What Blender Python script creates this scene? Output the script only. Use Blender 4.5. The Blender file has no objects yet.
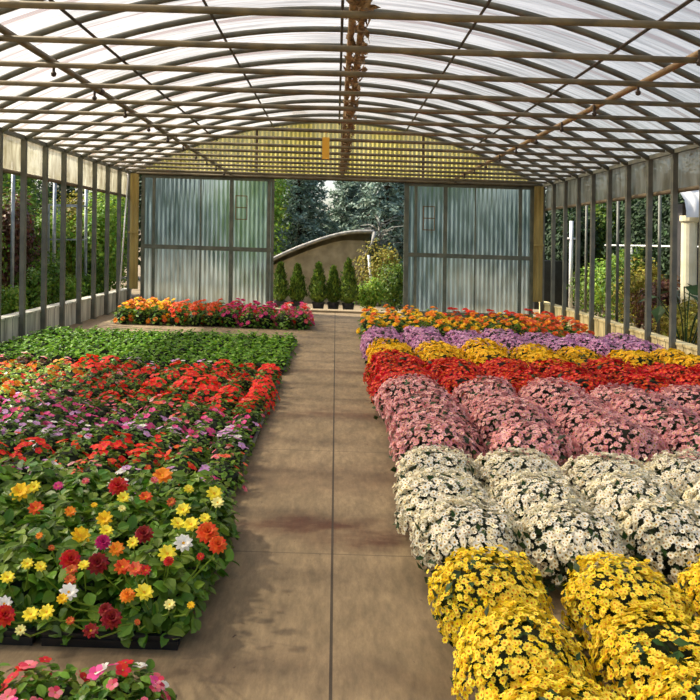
import bpy, math, random
import numpy as np
R = np.random.default_rng(7)
random.seed(7)
C = bpy.context.scene.collection
SL = 0.02                       # the ground falls 2 cm per metre towards the right
def gz(x): return -SL * x
ORD = ['first','second','third','fourth','fifth','sixth','seventh','eighth','ninth','tenth','eleventh','twelfth',
       'thirteenth','fourteenth','fifteenth','sixteenth','seventeenth','eighteenth','nineteenth','twentieth']

# ------------------------------------------------------------------ colour + materials
def srgb(r, g, b):
    f = lambda c: (c/255)/12.92 if c/255 <= .04045 else ((c/255+.055)/1.055)**2.4
    return (f(r), f(g), f(b), 1)
def newmat(name):
    m = bpy.data.materials.new(name); m.use_nodes = True
    nt = m.node_tree; nt.nodes.clear()
    return m, nt, nt.nodes, nt.links
def hsv_var(nt, col_socket, island=.0, obj=.0, hue=.0):
    """brightness/hue variation per mesh island and per object"""
    N, L = nt.nodes, nt.links
    h = N.new('ShaderNodeHueSaturation')
    L.new(col_socket, h.inputs['Color'])
    geo = N.new('ShaderNodeNewGeometry'); oi = N.new('ShaderNodeObjectInfo')
    a = N.new('ShaderNodeMath'); a.operation = 'MULTIPLY_ADD'; a.inputs[1].default_value = island*2; a.inputs[2].default_value = 1-island-obj
    L.new(geo.outputs['Random Per Island'], a.inputs[0])
    b = N.new('ShaderNodeMath'); b.operation = 'MULTIPLY_ADD'; b.inputs[1].default_value = obj*2
    L.new(oi.outputs['Random'], b.inputs[0]); L.new(a.outputs[0], b.inputs[2])
    L.new(b.outputs[0], h.inputs['Value'])
    c = N.new('ShaderNodeMath'); c.operation = 'MULTIPLY_ADD'; c.inputs[1].default_value = hue*2; c.inputs[2].default_value = .5-hue
    w = N.new('ShaderNodeMath'); w.operation = 'FRACT'
    k = N.new('ShaderNodeMath'); k.operation = 'MULTIPLY'; k.inputs[1].default_value = 7.31
    L.new(geo.outputs['Random Per Island'], k.inputs[0]); L.new(k.outputs[0], w.inputs[0]); L.new(w.outputs[0], c.inputs[0])
    L.new(c.outputs[0], h.inputs['Hue'])
    return h.outputs['Color']
def plant_mat(name, rgb, rough=.5, island=.25, obj=.08, hue=.02, trans=.25, rgb2=None):
    m, nt, N, L = newmat(name)
    out = N.new('ShaderNodeOutputMaterial')
    c = N.new('ShaderNodeRGB'); c.outputs[0].default_value = srgb(*rgb)
    col = c.outputs[0]
    if rgb2:
        c2 = N.new('ShaderNodeRGB'); c2.outputs[0].default_value = srgb(*rgb2)
        geo = N.new('ShaderNodeNewGeometry'); k = N.new('ShaderNodeMath'); k.operation = 'MULTIPLY'; k.inputs[1].default_value = 13.7
        w = N.new('ShaderNodeMath'); w.operation = 'FRACT'
        L.new(geo.outputs['Random Per Island'], k.inputs[0]); L.new(k.outputs[0], w.inputs[0])
        mx = N.new('ShaderNodeMix'); mx.data_type = 'RGBA'
        L.new(w.outputs[0], mx.inputs['Factor']); L.new(col, mx.inputs['A']); L.new(c2.outputs[0], mx.inputs['B'])
        col = mx.outputs['Result']
    col = hsv_var(nt, col, island, obj, hue)
    p = N.new('ShaderNodeBsdfPrincipled'); p.inputs['Roughness'].default_value = rough
    p.inputs['Specular IOR Level'].default_value = .35
    L.new(col, p.inputs['Base Color'])
    t = N.new('ShaderNodeBsdfTranslucent'); L.new(col, t.inputs['Color'])
    s = N.new('ShaderNodeMixShader'); s.inputs[0].default_value = trans
    L.new(p.outputs[0], s.inputs[1]); L.new(t.outputs[0], s.inputs[2]); L.new(s.outputs[0], out.inputs[0])
    return m
def solid(name, rgb, rough=.6, metal=0., rgb2=None, scale=6., bump=0., stretch=(1,1,1), detail=6):
    m, nt, N, L = newmat(name)
    out = N.new('ShaderNodeOutputMaterial'); p = N.new('ShaderNodeBsdfPrincipled')
    p.inputs['Roughness'].default_value = rough; p.inputs['Metallic'].default_value = metal
    tc = N.new('ShaderNodeTexCoord'); mp = N.new('ShaderNodeMapping'); mp.inputs['Scale'].default_value = stretch
    n = N.new('ShaderNodeTexNoise'); n.inputs['Scale'].default_value = scale; n.inputs['Detail'].default_value = detail
    L.new(tc.outputs['Object'], mp.inputs[0]); L.new(mp.outputs[0], n.inputs['Vector'])
    r = N.new('ShaderNodeValToRGB'); r.color_ramp.elements[0].position = .35; r.color_ramp.elements[1].position = .65
    r.color_ramp.elements[0].color = srgb(*rgb); r.color_ramp.elements[1].color = srgb(*(rgb2 or rgb))
    L.new(n.outputs['Fac'], r.inputs[0]); L.new(r.outputs[0], p.inputs['Base Color'])
    if bump:
        b = N.new('ShaderNodeBump'); b.inputs['Strength'].default_value = bump; b.inputs['Distance'].default_value = .01
        L.new(n.outputs['Fac'], b.inputs['Height']); L.new(b.outputs[0], p.inputs['Normal'])
    L.new(p.outputs[0], out.inputs[0])
    return m

M = {}
M['steel'] = solid('painted_steel', (88,90,82), .55, .1, (112,112,98), 5)
M['tie'] = solid('weathered_tube', (92,86,68), .5, .2, (126,114,86), 7)
M['darksteel'] = solid('dark_steel', (42,34,28), .6, .2, (70,56,44), 8)
M['brownpipe'] = solid('tan_pipe', (118,94,62), .5, 0, (150,122,80), 8)
M['rust'] = solid('rusty_wrap', (104,82,56), .9, 0, (172,144,104), 14, .6)
M['galv'] = solid('galvanised_tube', (150,156,156), .45, .3, (186,190,188), 9)
M['doorframe'] = solid('door_frame_steel', (92,100,88), .5, .2, (122,126,110), 5)
M['white'] = solid('white_paint', (215,215,210), .5, 0, (232,232,228), 4)
M['orange_tag'] = solid('orange_tag', (244,180,50), .6, 0, (248,196,70), 6)
M['black_plastic'] = solid('black_plastic', (20,21,22), .4, 0, (34,35,36), 9)
M['terracotta'] = solid('terracotta_plastic', (120,66,50), .6, 0, (140,80,60), 9)
M['greypot'] = solid('grey_pot', (150,146,136), .6, 0, (172,168,158), 9)
M['darkpot'] = solid('dark_pot', (46,44,44), .6, 0, (66,62,60), 9)
M['bark'] = solid('bark', (58,44,32), .9, 0, (86,68,50), 12, .5)
M['canvas'] = solid('shed_canvas', (122,116,104), .85, 0, (158,150,134), 4, .3)
M['canvasrim'] = solid('shed_rim', (140,138,130), .8, 0, (190,186,176), 9, .4)
M['shedwall'] = solid('shed_wall', (150,136,106), .9, 0, (190,174,140), 3, .3)
M['header'] = solid('header_beam', (92,80,60), .8, 0, (120,106,80), 6)
M['yellowwood'] = solid('yellow_post', (150,130,70), .7, 0, (188,166,96), 5, 0, (1,1,.2))
M['brick'] = solid('brick_wall', (158,92,62), .9, 0, (186,120,86), 6)
M['cream'] = solid('cream_plaster', (206,198,160), .8, 0, (228,220,188), 3)
M['glassblue'] = solid('kiosk_window', (110,130,140), .15, 0, (140,160,168), 3)

# parapet: panels with vertical seams and weathering
def parapet_mat(name, a, b):
    m, nt, N, L = newmat(name)
    out = N.new('ShaderNodeOutputMaterial'); p = N.new('ShaderNodeBsdfPrincipled'); p.inputs['Roughness'].default_value = .85
    tc = N.new('ShaderNodeTexCoord')
    mp = N.new('ShaderNodeMapping'); mp.inputs['Scale'].default_value = (6, 6, 1.2)
    n = N.new('ShaderNodeTexNoise'); n.inputs['Scale'].default_value = 1.2; n.inputs['Detail'].default_value = 8
    L.new(tc.outputs['Object'], mp.inputs[0]); L.new(mp.outputs[0], n.inputs['Vector'])
    r = N.new('ShaderNodeValToRGB'); r.color_ramp.elements[0].position = .3; r.color_ramp.elements[1].position = .62
    r.color_ramp.elements[0].color = srgb(*a); r.color_ramp.elements[1].color = srgb(*b)
    L.new(n.outputs['Fac'], r.inputs[0])
    sx = N.new('ShaderNodeSeparateXYZ'); L.new(tc.outputs['Object'], sx.inputs[0])
    mm = N.new('ShaderNodeMath'); mm.operation = 'PINGPONG'; mm.inputs[1].default_value = .1375; L.new(sx.outputs['Y'], mm.inputs[0])
    lt = N.new('ShaderNodeMath'); lt.operation = 'LESS_THAN'; lt.inputs[1].default_value = .007; L.new(mm.outputs[0], lt.inputs[0])
    mx = N.new('ShaderNodeMix'); mx.data_type = 'RGBA'; mx.inputs['B'].default_value = srgb(70,66,58)
    L.new(lt.outputs[0], mx.inputs['Factor']); L.new(r.outputs[0], mx.inputs['A']); L.new(mx.outputs['Result'], p.inputs['Base Color'])
    L.new(p.outputs[0], out.inputs[0]); return m
M['wall_l'] = parapet_mat('parapet_pale', (150,148,132), (212,210,192))
M['wall_r'] = parapet_mat('parapet_sunlit_cream', (196,178,122), (236,220,166))  # sunlight on the right wall is put into this brighter yellow

# translucent sheets
def sheet_mat(name, rgb, rgb2, clear=.2, dirt=None, period=.825, off=0., axis='Y', stretch=(.3,5,.3), seam_rgb=(150,120,90), frost=0., clear_col=(.9,.9,.9)):
    m, nt, N, L = newmat(name)
    out = N.new('ShaderNodeOutputMaterial'); tc = N.new('ShaderNodeTexCoord')
    mp = N.new('ShaderNodeMapping'); mp.inputs['Scale'].default_value = stretch
    n = N.new('ShaderNodeTexNoise'); n.inputs['Scale'].default_value = 3; n.inputs['Detail'].default_value = 5
    L.new(tc.outputs['Object'], mp.inputs[0]); L.new(mp.outputs[0], n.inputs['Vector'])
    r = N.new('ShaderNodeValToRGB'); r.color_ramp.elements[0].position = .35; r.color_ramp.elements[1].position = .6
    r.color_ramp.elements[0].color = srgb(*rgb2); r.color_ramp.elements[1].color = srgb(*rgb)
    L.new(n.outputs['Fac'], r.inputs[0]); col = r.outputs[0]
    if period:
        sx = N.new('ShaderNodeSeparateXYZ'); L.new(tc.outputs['Object'], sx.inputs[0])
        ad = N.new('ShaderNodeMath'); ad.operation = 'ADD'; ad.inputs[1].default_value = off; L.new(sx.outputs[axis], ad.inputs[0])
        mm = N.new('ShaderNodeMath'); mm.operation = 'PINGPONG'; mm.inputs[1].default_value = period/2; L.new(ad.outputs[0], mm.inputs[0])
        mr = N.new('ShaderNodeMapRange'); mr.inputs['From Min'].default_value = .02; mr.inputs['From Max'].default_value = .05
        mr.inputs['To Min'].default_value = .8; mr.inputs['To Max'].default_value = 0
        L.new(mm.outputs[0], mr.inputs['Value'])
        mx = N.new('ShaderNodeMix'); mx.data_type = 'RGBA'; mx.inputs['B'].default_value = srgb(*seam_rgb)
        L.new(mr.outputs[0], mx.inputs['Factor']); L.new(col, mx.inputs['A']); col = mx.outputs['Result']
    t = N.new('ShaderNodeBsdfTranslucent'); d = N.new('ShaderNodeBsdfPrincipled'); d.inputs['Roughness'].default_value = .4
    L.new(col, t.inputs['Color']); L.new(col, d.inputs['Base Color'])
    s1 = N.new('ShaderNodeMixShader'); s1.inputs[0].default_value = .2
    L.new(t.outputs[0], s1.inputs[1]); L.new(d.outputs[0], s1.inputs[2])
    last = s1.outputs[0]
    if frost:
        rf = N.new('ShaderNodeBsdfRefraction'); rf.inputs['IOR'].default_value = 1.15; rf.inputs['Roughness'].default_value = .42
        rf.inputs['Color'].default_value = (.78,.9,.92,1)
        s3 = N.new('ShaderNodeMixShader'); s3.inputs[0].default_value = frost
        L.new(last, s3.inputs[1]); L.new(rf.outputs[0], s3.inputs[2]); last = s3.outputs[0]
    if clear:
        tr = N.new('ShaderNodeBsdfTransparent'); tr.inputs[0].default_value = (*clear_col, 1)
        s2 = N.new('ShaderNodeMixShader'); s2.inputs[0].default_value = clear
        L.new(last, s2.inputs[1]); L.new(tr.outputs[0], s2.inputs[2]); last = s2.outputs[0]
    L.new(last, out.inputs[0]); return m
M['roof'] = sheet_mat('roof_sheet', (190,185,180), (138,130,120), .34, clear_col=(1,.95,.86), off=-4.65-.41, seam_rgb=(120,84,60))
M['gable'] = sheet_mat('gable_sheet', (214,200,112), (176,162,80), .06, period=0, stretch=(4,1,.4))
M['curtain'] = sheet_mat('curtain_film', (176,172,150), (130,122,98), .1, period=0, stretch=(1,2,.6))
M['doorsheet'] = sheet_mat('door_sheet', (160,182,184), (96,118,118), .04, period=0, stretch=(2.2,1,.6), frost=.5)

# leaves and petals
M['leaf'] = plant_mat('leaf_green', (70,110,26), .36, .4, .08, .025, .3, (122,154,50))
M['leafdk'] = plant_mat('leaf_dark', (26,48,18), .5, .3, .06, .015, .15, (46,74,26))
M['seed'] = plant_mat('leaf_seedling', (78,130,22), .45, .3, .1, .015, .35, (128,172,46))
M['core'] = plant_mat('shade_core', (22,34,14), .8, .1, .05, .0, 0)  # near-black inner bodies: the shade deep inside the foliage, painted as colour
M['lime'] = plant_mat('leaf_lime_sunlit', (140,180,60), .45, .2, .1, .02, .3, (176,200,90))  # paler leaf colour with the sun patch at the far left painted in
M['olive'] = plant_mat('leaf_olive', (126,130,48), .55, .4, .1, .03, .4, (186,170,76))
M['hedge'] = plant_mat('leaf_hedge', (66,100,36), .5, .4, .1, .03, .35, (128,152,56))
M['bright'] = plant_mat('leaf_bright', (118,158,52), .5, .25, .1, .03, .35, (158,182,70))
M['bronze'] = plant_mat('leaf_bronze', (92,58,50), .5, .35, .1, .04, .25, (120,88,56))
M['conifer'] = plant_mat('conifer_dark', (30,52,28), .7, .35, .1, .02, .1, (56,78,40))
M['thuja'] = plant_mat('thuja_green', (52,80,26), .65, .45, .1, .02, .2, (120,144,48))
M['spruce'] = plant_mat('spruce_blue', (96,122,106), .6, .4, .08, .02, .15, (166,184,164))
M['twig'] = plant_mat('grey_twig', (120,120,110), .8, .3, .05, .01, 0, (168,166,156))
def petal(name, rgb, rgb2=None, island=.14, obj=.04, hue=.01): return plant_mat(name, rgb, .6, island, obj, hue, .3, rgb2)
P = {
 'yellow': petal('petal_yellow', (250,220,24), (254,234,80)), 'gold': petal('petal_gold', (246,192,16), (252,212,40)),
 'cream': petal('petal_cream', (250,242,204), (254,250,234)), 'pink': petal('petal_dusty_pink', (226,144,152), (242,192,192)),
 'red': petal('petal_red', (200,20,20), (226,40,34)), 'purple': petal('petal_mauve', (206,134,192), (234,182,222)),
 'scarlet': petal('petal_scarlet', (240,44,20), (250,70,40)), 'orange': petal('petal_orange', (240,130,24), (248,156,40)),
 'hotpink': petal('petal_hot_pink', (226,50,130), (240,96,160)), 'lilac': petal('petal_lilac', (204,140,204), (228,180,224)),
 'rose': petal('petal_rose', (222,40,66), (244,150,160)), 'white': petal('petal_white', (242,240,232)),
 'darkred': petal('petal_dark_red', (128,12,20), (156,20,28)), 'coral': petal('petal_coral', (238,88,54), (246,130,90)),
 'lemon': petal('petal_lemon', (250,228,40), (252,236,90)), 'magenta': petal('petal_magenta', (196,30,110)),
 'redorange': petal('petal_red_orange', (226,72,24), (238,104,40)), 'paleyellow': petal('petal_pale_yellow', (244,236,150)),
 'brownorange': petal('petal_copper', (206,96,44)),
}
M['ceny'] = plant_mat('flower_centre_yellow', (226,170,30), .8, .1, 0, .01, 0)
M['ceno'] = plant_mat('flower_centre_orange', (214,134,22), .8, .15, 0, .01, 0)
M['cenb'] = plant_mat('flower_centre_brown', (178,140,60), .8, .2, 0, .02, 0)

# ------------------------------------------------------------------ mesh building
class MB:
    def __init__(s): s.v = []; s.f = []; s.n = 0          # f: list of (array F x k, material index array)
    def add(s, v, faces, mi=0):
        v = np.asarray(v, float).reshape(-1, 3)
        by = {}
        for i, f in enumerate(faces): by.setdefault(len(f), []).append((f, mi[i] if hasattr(mi, '__len__') else mi))
        for k, fl in by.items():
            s.f.append((np.array([f for f, _ in fl]) + s.n, np.array([m for _, m in fl])))
        s.v.append(v); s.n += len(v)
    def scatter(s, tpl, pos, rot, scale, mi=None):
        """copies of a template (verts, faces, mis) at many places"""
        tv, tf, tm = tpl; n = len(pos); k = len(tv)
        scale = np.asarray(scale, float)
        if scale.ndim == 1: scale = scale[:, None, None]
        elif scale.ndim == 2: scale = scale[:, None, :]
        w = (tv[None] * scale) @ np.transpose(rot, (0, 2, 1)) + np.asarray(pos)[:, None, :]
        by = {}
        for f, m in zip(tf, tm): by.setdefault(len(f), []).append((f, m))
        off = (np.arange(n) * k)[:, None, None] + s.n
        for kk, fl in by.items():
            fa = np.array([f for f, _ in fl])[None] + off
            ma = np.tile(np.array([m for _, m in fl]), (n, 1))
            if mi is not None: ma = ma * 0 + np.asarray(mi)[:, None] + ma
            s.f.append((fa.reshape(-1, kk), ma.reshape(-1)))
        s.v.append(w.reshape(-1, 3)); s.n += n * k
    def box(s, c, d, mi=0, rz=0., shear=False, rx=0.):
        x, y, z = [q/2 for q in d]
        v = np.array([(sx*x, sy*y, sz*z) for sx in (-1,1) for sy in (-1,1) for sz in (-1,1)])
        if rx: cr, sr = math.cos(rx), math.sin(rx); v = v @ np.array([[1,0,0],[0,cr,sr],[0,-sr,cr]])
        if rz: cr, sr = math.cos(rz), math.sin(rz); v = v @ np.array([[cr,sr,0],[-sr,cr,0],[0,0,1]])
        v = v + np.array(c)
        s.add(v, [(0,1,3,2),(4,6,7,5),(0,4,5,1),(2,3,7,6),(0,2,6,4),(1,5,7,3)], mi); return s
    def tube(s, pts, r, n=8, mi=0, cap=True, square=False):
        pts = np.asarray(pts, float); m = len(pts)
        rr = np.full(m, r) if np.isscalar(r) else np.asarray(r)
        if square: n = 4
        ang = np.arange(n)/n*2*math.pi + (math.pi/4 if square else 0)
        V = []; up = None
        for i in range(m):
            t = pts[min(i+1, m-1)] - pts[max(i-1, 0)]; t /= np.linalg.norm(t)
            if up is None: up = np.array([0,1.,0]) if abs(t[1]) < .9 else np.array([0,0,1.])
            a = np.cross(up, t); a /= np.linalg.norm(a); b = np.cross(t, a)
            V += [pts[i] + rr[i]*(math.cos(q)*a + math.sin(q)*b) for q in ang]
        F = [(i*n+j, i*n+(j+1) % n, (i+1)*n+(j+1) % n, (i+1)*n+j) for i in range(m-1) for j in range(n)]
        if cap: F += [tuple(range(n))[::-1], tuple((m-1)*n+j for j in range(n))]
        s.add(V, F, mi); return s
    def lathe(s, prof, n=16, c=(0,0,0), mi=0):
        ang = np.arange(n)/n*2*math.pi
        V = [(c[0]+r*math.cos(a), c[1]+r*math.sin(a), c[2]+z) for r, z in prof for a in ang]
        F = [(i*n+j, i*n+(j+1) % n, (i+1)*n+(j+1) % n, (i+1)*n+j) for i in range(len(prof)-1) for j in range(n)]
        s.add(V, F, mi); return s
    def build(s, name, mats, parent=None, smooth=False, link=True, shear=False, loc=(0,0,0)):
        v = np.concatenate(s.v)
        if shear: v = v.copy(); v[:, 2] -= SL * v[:, 0]
        me = bpy.data.meshes.new(name)
        me.vertices.add(len(v)); me.vertices.foreach_set('co', v.astype(np.float32).ravel())
        lv = np.concatenate([f.ravel() for f, _ in s.f]); tot = np.concatenate([np.full(len(f), f.shape[1]) for f, _ in s.f])
        me.loops.add(len(lv)); me.loops.foreach_set('vertex_index', lv.astype(np.int32))
        me.polygons.add(len(tot)); st = np.concatenate([[0], np.cumsum(tot)[:-1]])
        me.polygons.foreach_set('loop_start', st.astype(np.int32)); me.polygons.foreach_set('loop_total', tot.astype(np.int32))
        me.polygons.foreach_set('material_index', np.concatenate([m for _, m in s.f]).astype(np.int32))
        me.polygons.foreach_set('use_smooth', np.full(len(tot), smooth))
        for m in (mats if isinstance(mats, (list, tuple)) else [mats]): me.materials.append(m)
        me.update(calc_edges=True); me.validate()
        return obj(name, me, parent, loc) if link else me
def obj(name, me, parent=None, loc=(0,0,0)):
    o = bpy.data.objects.new(name, me); C.objects.link(o); o.location = loc
    if parent: o.parent = parent
    return o
def tag(o, label=None, cat=None, group=None, kind=None):
    if label: o['label'] = label
    if cat: o['category'] = cat
    if group: o['group'] = group
    if kind: o['kind'] = kind
    return o
def thing(name, label, cat, loc=(0,0,0), rz=0., group=None, sc=1.):
    o = obj(name, None, None, loc); o.rotation_euler.z = rz; o.scale = (sc, sc, sc)
    return tag(o, label, cat, group)
def copy_tree(o, parent=None):
    c = o.copy(); C.objects.link(c); c.parent = parent
    for ch in o.children: copy_tree(ch, c)
    return c
def gloc(x, y, h=0.): return (x, y, gz(x) + h)

def frames(nrm, spin=None, rng=R):
    """rotation matrices whose z axis is nrm"""
    n = nrm / np.linalg.norm(nrm, axis=1, keepdims=True)
    ref = np.where(np.abs(n[:, 2:3]) < .9, np.array([[0,0,1.]]), np.array([[1.,0,0]]))
    a = np.cross(ref, n); a /= np.linalg.norm(a, axis=1, keepdims=True); b = np.cross(n, a)
    sp = rng.uniform(0, 2*math.pi, len(n)) if spin is None else spin
    c, s_ = np.cos(sp)[:, None], np.sin(sp)[:, None]
    return np.stack([a*c + b*s_, b*c - a*s_, n], axis=2)

# templates: unit size
LEAF = (np.array([(0,0,0),(-.3,.42,.07),(0,.45,0),(.3,.42,.07),(0,1,-.08)]), [(0,2,4,1),(0,3,4,2)], [0,0])
OVAL = (np.array([(0,0,0),(-.2,.18,.05),(-.33,.45,.09),(-.22,.78,.04),(0,1,-.08),(.22,.78,.04),(.33,.45,.09),(.2,.18,.05),(0,.4,0),(0,.75,-.01)]),
        [(0,8,2,1),(8,9,3,2),(9,4,3),(0,7,6,8),(8,6,5,9),(9,5,4)], [0]*6)
NEEDLE = (np.array([(0,0,0),(-.13,.4,.03),(.13,.4,.03),(0,1,0)]), [(0,2,3,1)], [0])
def floret(n=9, cr=.3, inner=.72, cup=.12, cm=1):
    v = [(0,0,-.05)]; f = []; m = []
    for i in range(2*n):
        a = math.pi*i/n; r = 1 if i % 2 == 0 else inner
        v.append((r*math.cos(a), r*math.sin(a), cup*r))
    for i in range(2*n): f.append((0, 1+i, 1+(i+1) % (2*n))); m.append(0)
    k = len(v)
    v.append((0,0,.16))
    for i in range(6): a = math.pi*i/3; v.append((cr*math.cos(a), cr*math.sin(a), .06))
    for i in range(6): f.append((k, k+1+i, k+1+(i+1) % 6)); m.append(cm)
    return (np.array(v), f, m)
def petals(layers, ps, cm=1, cr=.22):
    """a daisy/dahlia head: layers of (count, length, width, tilt in degrees, z)"""
    v = []; f = []; m = []
    for (n, ln, w, tilt, z0, ph) in layers:
        ct, st = math.cos(math.radians(tilt)), math.sin(math.radians(tilt))
        for i in range(n):
            a = 2*math.pi*i/n + ph; k = len(v)
            for (u, q, dz) in ((.05,0,0),(.4,-w,.03),(.4,w,.03),(.8,-w*.85,.05),(.8,w*.85,.05),(1.,0,-.02)):
                x = u*ln; xx, zz = x*ct, x*st + dz + z0; yy = q
                v.append((xx*math.cos(a)-yy*math.sin(a), xx*math.sin(a)+yy*math.cos(a), zz))
            f += [(k,k+2,k+1),(k+1,k+2,k+4,k+3),(k+3,k+4,k+5)]; m += [ps]*3
    if cr:
        k = len(v); v.append((0,0,.2))
        for i in range(8): a = math.pi*i/4; v.append((cr*math.cos(a), cr*math.sin(a), .08))
        for i in range(8): f.append((k, k+1+i, k+1+(i+1) % 8)); m.append(cm)
    return (np.array(v), f, m)
DAHLIA = petals([(9,1.,.22,8,0,0),(8,.8,.2,28,.03,.3)], 0)
POMPON = petals([(12,1.,.2,-5,0,0),(11,.88,.19,18,.04,.25),(9,.68,.17,40,.08,.1),(6,.42,.13,62,.12,.3)], 0, 0, .14)
FIVE = petals([(5,1.,.42,6,0,0)], 0, 1, .12)

# ------------------------------------------------------------------ world, sun, camera
sc = bpy.context.scene
w = bpy.data.worlds.new('sky'); sc.world = w; w.use_nodes = True
nt = w.node_tree; nt.nodes.clear()
sky = nt.nodes.new('ShaderNodeTexSky'); sky.sky_type = 'NISHITA'; sky.sun_disc = False
sky.sun_elevation = math.radians(46); sky.sun_rotation = math.radians(-70); sky.dust_density = 3.0; sky.air_density = .8; sky.ozone_density = .6
bg = nt.nodes.new('ShaderNodeBackground'); bg.inputs[1].default_value = .26
wo = nt.nodes.new('ShaderNodeOutputWorld')
tint = nt.nodes.new('ShaderNodeMix'); tint.data_type = 'RGBA'; tint.blend_type = 'MULTIPLY'; tint.inputs['Factor'].default_value = 1; tint.inputs['B'].default_value = (1, .96, .88, 1)
nt.links.new(sky.outputs[0], tint.inputs['A']); nt.links.new(tint.outputs['Result'], bg.inputs[0]); nt.links.new(bg.outputs[0], wo.inputs[0])
sd = bpy.data.lights.new('sun', 'SUN'); sd.energy = 5.4; sd.angle = math.radians(2.5); sd.color = (1, .93, .8)
so = bpy.data.objects.new('sun', sd); C.objects.link(so)
from mathutils import Vector
so.rotation_euler = Vector((-1, .3, 1.08)).to_track_quat('Z', 'Y').to_euler()
so.location = (-20, 10, 20)
cd = bpy.data.cameras.new('camera'); cam = bpy.data.objects.new('camera', cd); C.objects.link(cam)
cd.sensor_width = 36; cd.lens = 36*800/700; cd.shift_x = .02; cd.shift_y = -.157
cam.location = (0, 0, 1.57); cam.rotation_euler = (math.pi/2, -.012, 0); cd.clip_end = 300
sc.camera = cam
sc.view_settings.view_transform = 'Standard'; sc.view_settings.look = 'None'; sc.view_settings.gamma = 1
sc.view_settings.exposure = .36; sc.view_settings.use_curve_mapping = False

# ------------------------------------------------------------------ floor
def floor_mat():
    m, nt, N, L = newmat('concrete_floor')
    out = N.new('ShaderNodeOutputMaterial'); p = N.new('ShaderNodeBsdfPrincipled'); p.inputs['Roughness'].default_value = .75
    tc = N.new('ShaderNodeTexCoord'); V = tc.outputs['Object']
    def noise(s, st, det=8, rgh=.6):
        mp = N.new('ShaderNodeMapping'); mp.inputs['Scale'].default_value = st; L.new(V, mp.inputs[0])
        n = N.new('ShaderNodeTexNoise'); n.inputs['Scale'].default_value = s; n.inputs['Detail'].default_value = det; n.inputs['Roughness'].default_value = rgh
        L.new(mp.outputs[0], n.inputs['Vector']); return n.outputs['Fac']
    def ramp(s, a, b, ca, cb):
        r = N.new('ShaderNodeValToRGB'); r.color_ramp.elements[0].position = a; r.color_ramp.elements[1].position = b
        r.color_ramp.elements[0].color = ca; r.color_ramp.elements[1].color = cb; L.new(s, r.inputs[0]); return r.outputs[0]
    def mix(f, a, b, mode='MIX'):
        x = N.new('ShaderNodeMix'); x.data_type = 'RGBA'; x.blend_type = mode
        if isinstance(f, float): x.inputs['Factor'].default_value = f
        else: L.new(f, x.inputs['Factor'])
        for k, q in (('A', a), ('B', b)):
            if isinstance(q, tuple): x.inputs[k].default_value = q
            else: L.new(q, x.inputs[k])
        return x.outputs['Result']
    def math_(op, a, b=None):
        x = N.new('ShaderNodeMath'); x.operation = op
        for i, q in enumerate((a, b)):
            if q is None: continue
            if isinstance(q, (int, float)): x.inputs[i].default_value = q
            else: L.new(q, x.inputs[i])
        return x.outputs[0]
    base = ramp(noise(1.3, (1, .5, 1)), .3, .7, srgb(140,122,92), srgb(180,158,124))
    fine = ramp(noise(9, (1, .35, 1), 10, .7), .3, .72, srgb(120,110,96), srgb(255,250,240))
    base = mix(.6, base, fine, 'MULTIPLY')
    sx = N.new('ShaderNodeSeparateXYZ'); L.new(V, sx.inputs[0]); X, Y = sx.outputs['X'], sx.outputs['Y']
    # warm brown stains in bands across the walk, each with a ragged outline
    st = None
    wob = math_('MULTIPLY', math_('SUBTRACT', noise(1.9, (1, 1, 1), 8), .5), .7)
    for (cy, wd, a) in ((4.32, .16, .85), (7.25, .22, .6), (5.3, .3, .3), (9.6, .3, .4), (2.9, .1, .15)):
        dd = math_('ABSOLUTE', math_('SUBTRACT', math_('ADD', Y, wob), cy))
        mr = N.new('ShaderNodeMapRange'); mr.inputs['From Min'].default_value = wd*.2; mr.inputs['From Max'].default_value = wd*1.6
        mr.inputs['To Min'].default_value = min(1, a*1.2); mr.inputs['To Max'].default_value = 0; L.new(dd, mr.inputs['Value'])
        st = mr.outputs[0] if st is None else math_('MAXIMUM', st, mr.outputs[0])
    blot = N.new('ShaderNodeMapRange'); blot.inputs['From Min'].default_value = .36; blot.inputs['From Max'].default_value = .56
    L.new(noise(1.1, (1, 2.2, 1), 7), blot.inputs['Value'])
    st = math_('MULTIPLY', st, blot.outputs[0])
    base = mix(st, base, srgb(84,50,28))
    fn = N.new('ShaderNodeMapRange'); fn.inputs['From Min'].default_value = .35; fn.inputs['From Max'].default_value = .7; fn.inputs['To Min'].default_value = .72; fn.inputs['To Max'].default_value = 1.12
    L.new(noise(30, (1, .25, 1), 8, .75), fn.inputs['Value'])
    hs = N.new('ShaderNodeHueSaturation'); L.new(fn.outputs[0], hs.inputs['Value']); L.new(base, hs.inputs['Color']); base = hs.outputs[0]
    spk = N.new('ShaderNodeMapRange'); spk.inputs['From Min'].default_value = .7; spk.inputs['From Max'].default_value = .76
    L.new(noise(22, (1, .6, 1), 3), spk.inputs['Value'])
    base = mix(spk.outputs[0], base, srgb(74,54,40))
    # slab joints
    j1 = math_('LESS_THAN', math_('ABSOLUTE', math_('ADD', X, .0)), .006)
    j2 = math_('LESS_THAN', math_('PINGPONG', math_('SUBTRACT', Y, 4.0), .975), .006)
    ax = math_('PINGPONG', math_('ADD', X, 0), 1.3); j3 = math_('LESS_THAN', math_('SUBTRACT', 1.3, ax), .006)
    base = mix(math_('MULTIPLY', j2, .45), base, srgb(52,42,32))
    base = mix(math_('MULTIPLY', math_('MAXIMUM', j1, j3), .85), base, srgb(42,34,28))
    L.new(base, p.inputs['Base Color'])
    b = N.new('ShaderNodeBump'); b.inputs['Strength'].default_value = .25; b.inputs['Distance'].default_value = .01
    L.new(noise(14, (1,1,1)), b.inputs['Height']); L.new(b.outputs[0], p.inputs['Normal'])
    L.new(p.outputs[0], out.inputs[0]); return m
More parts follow.
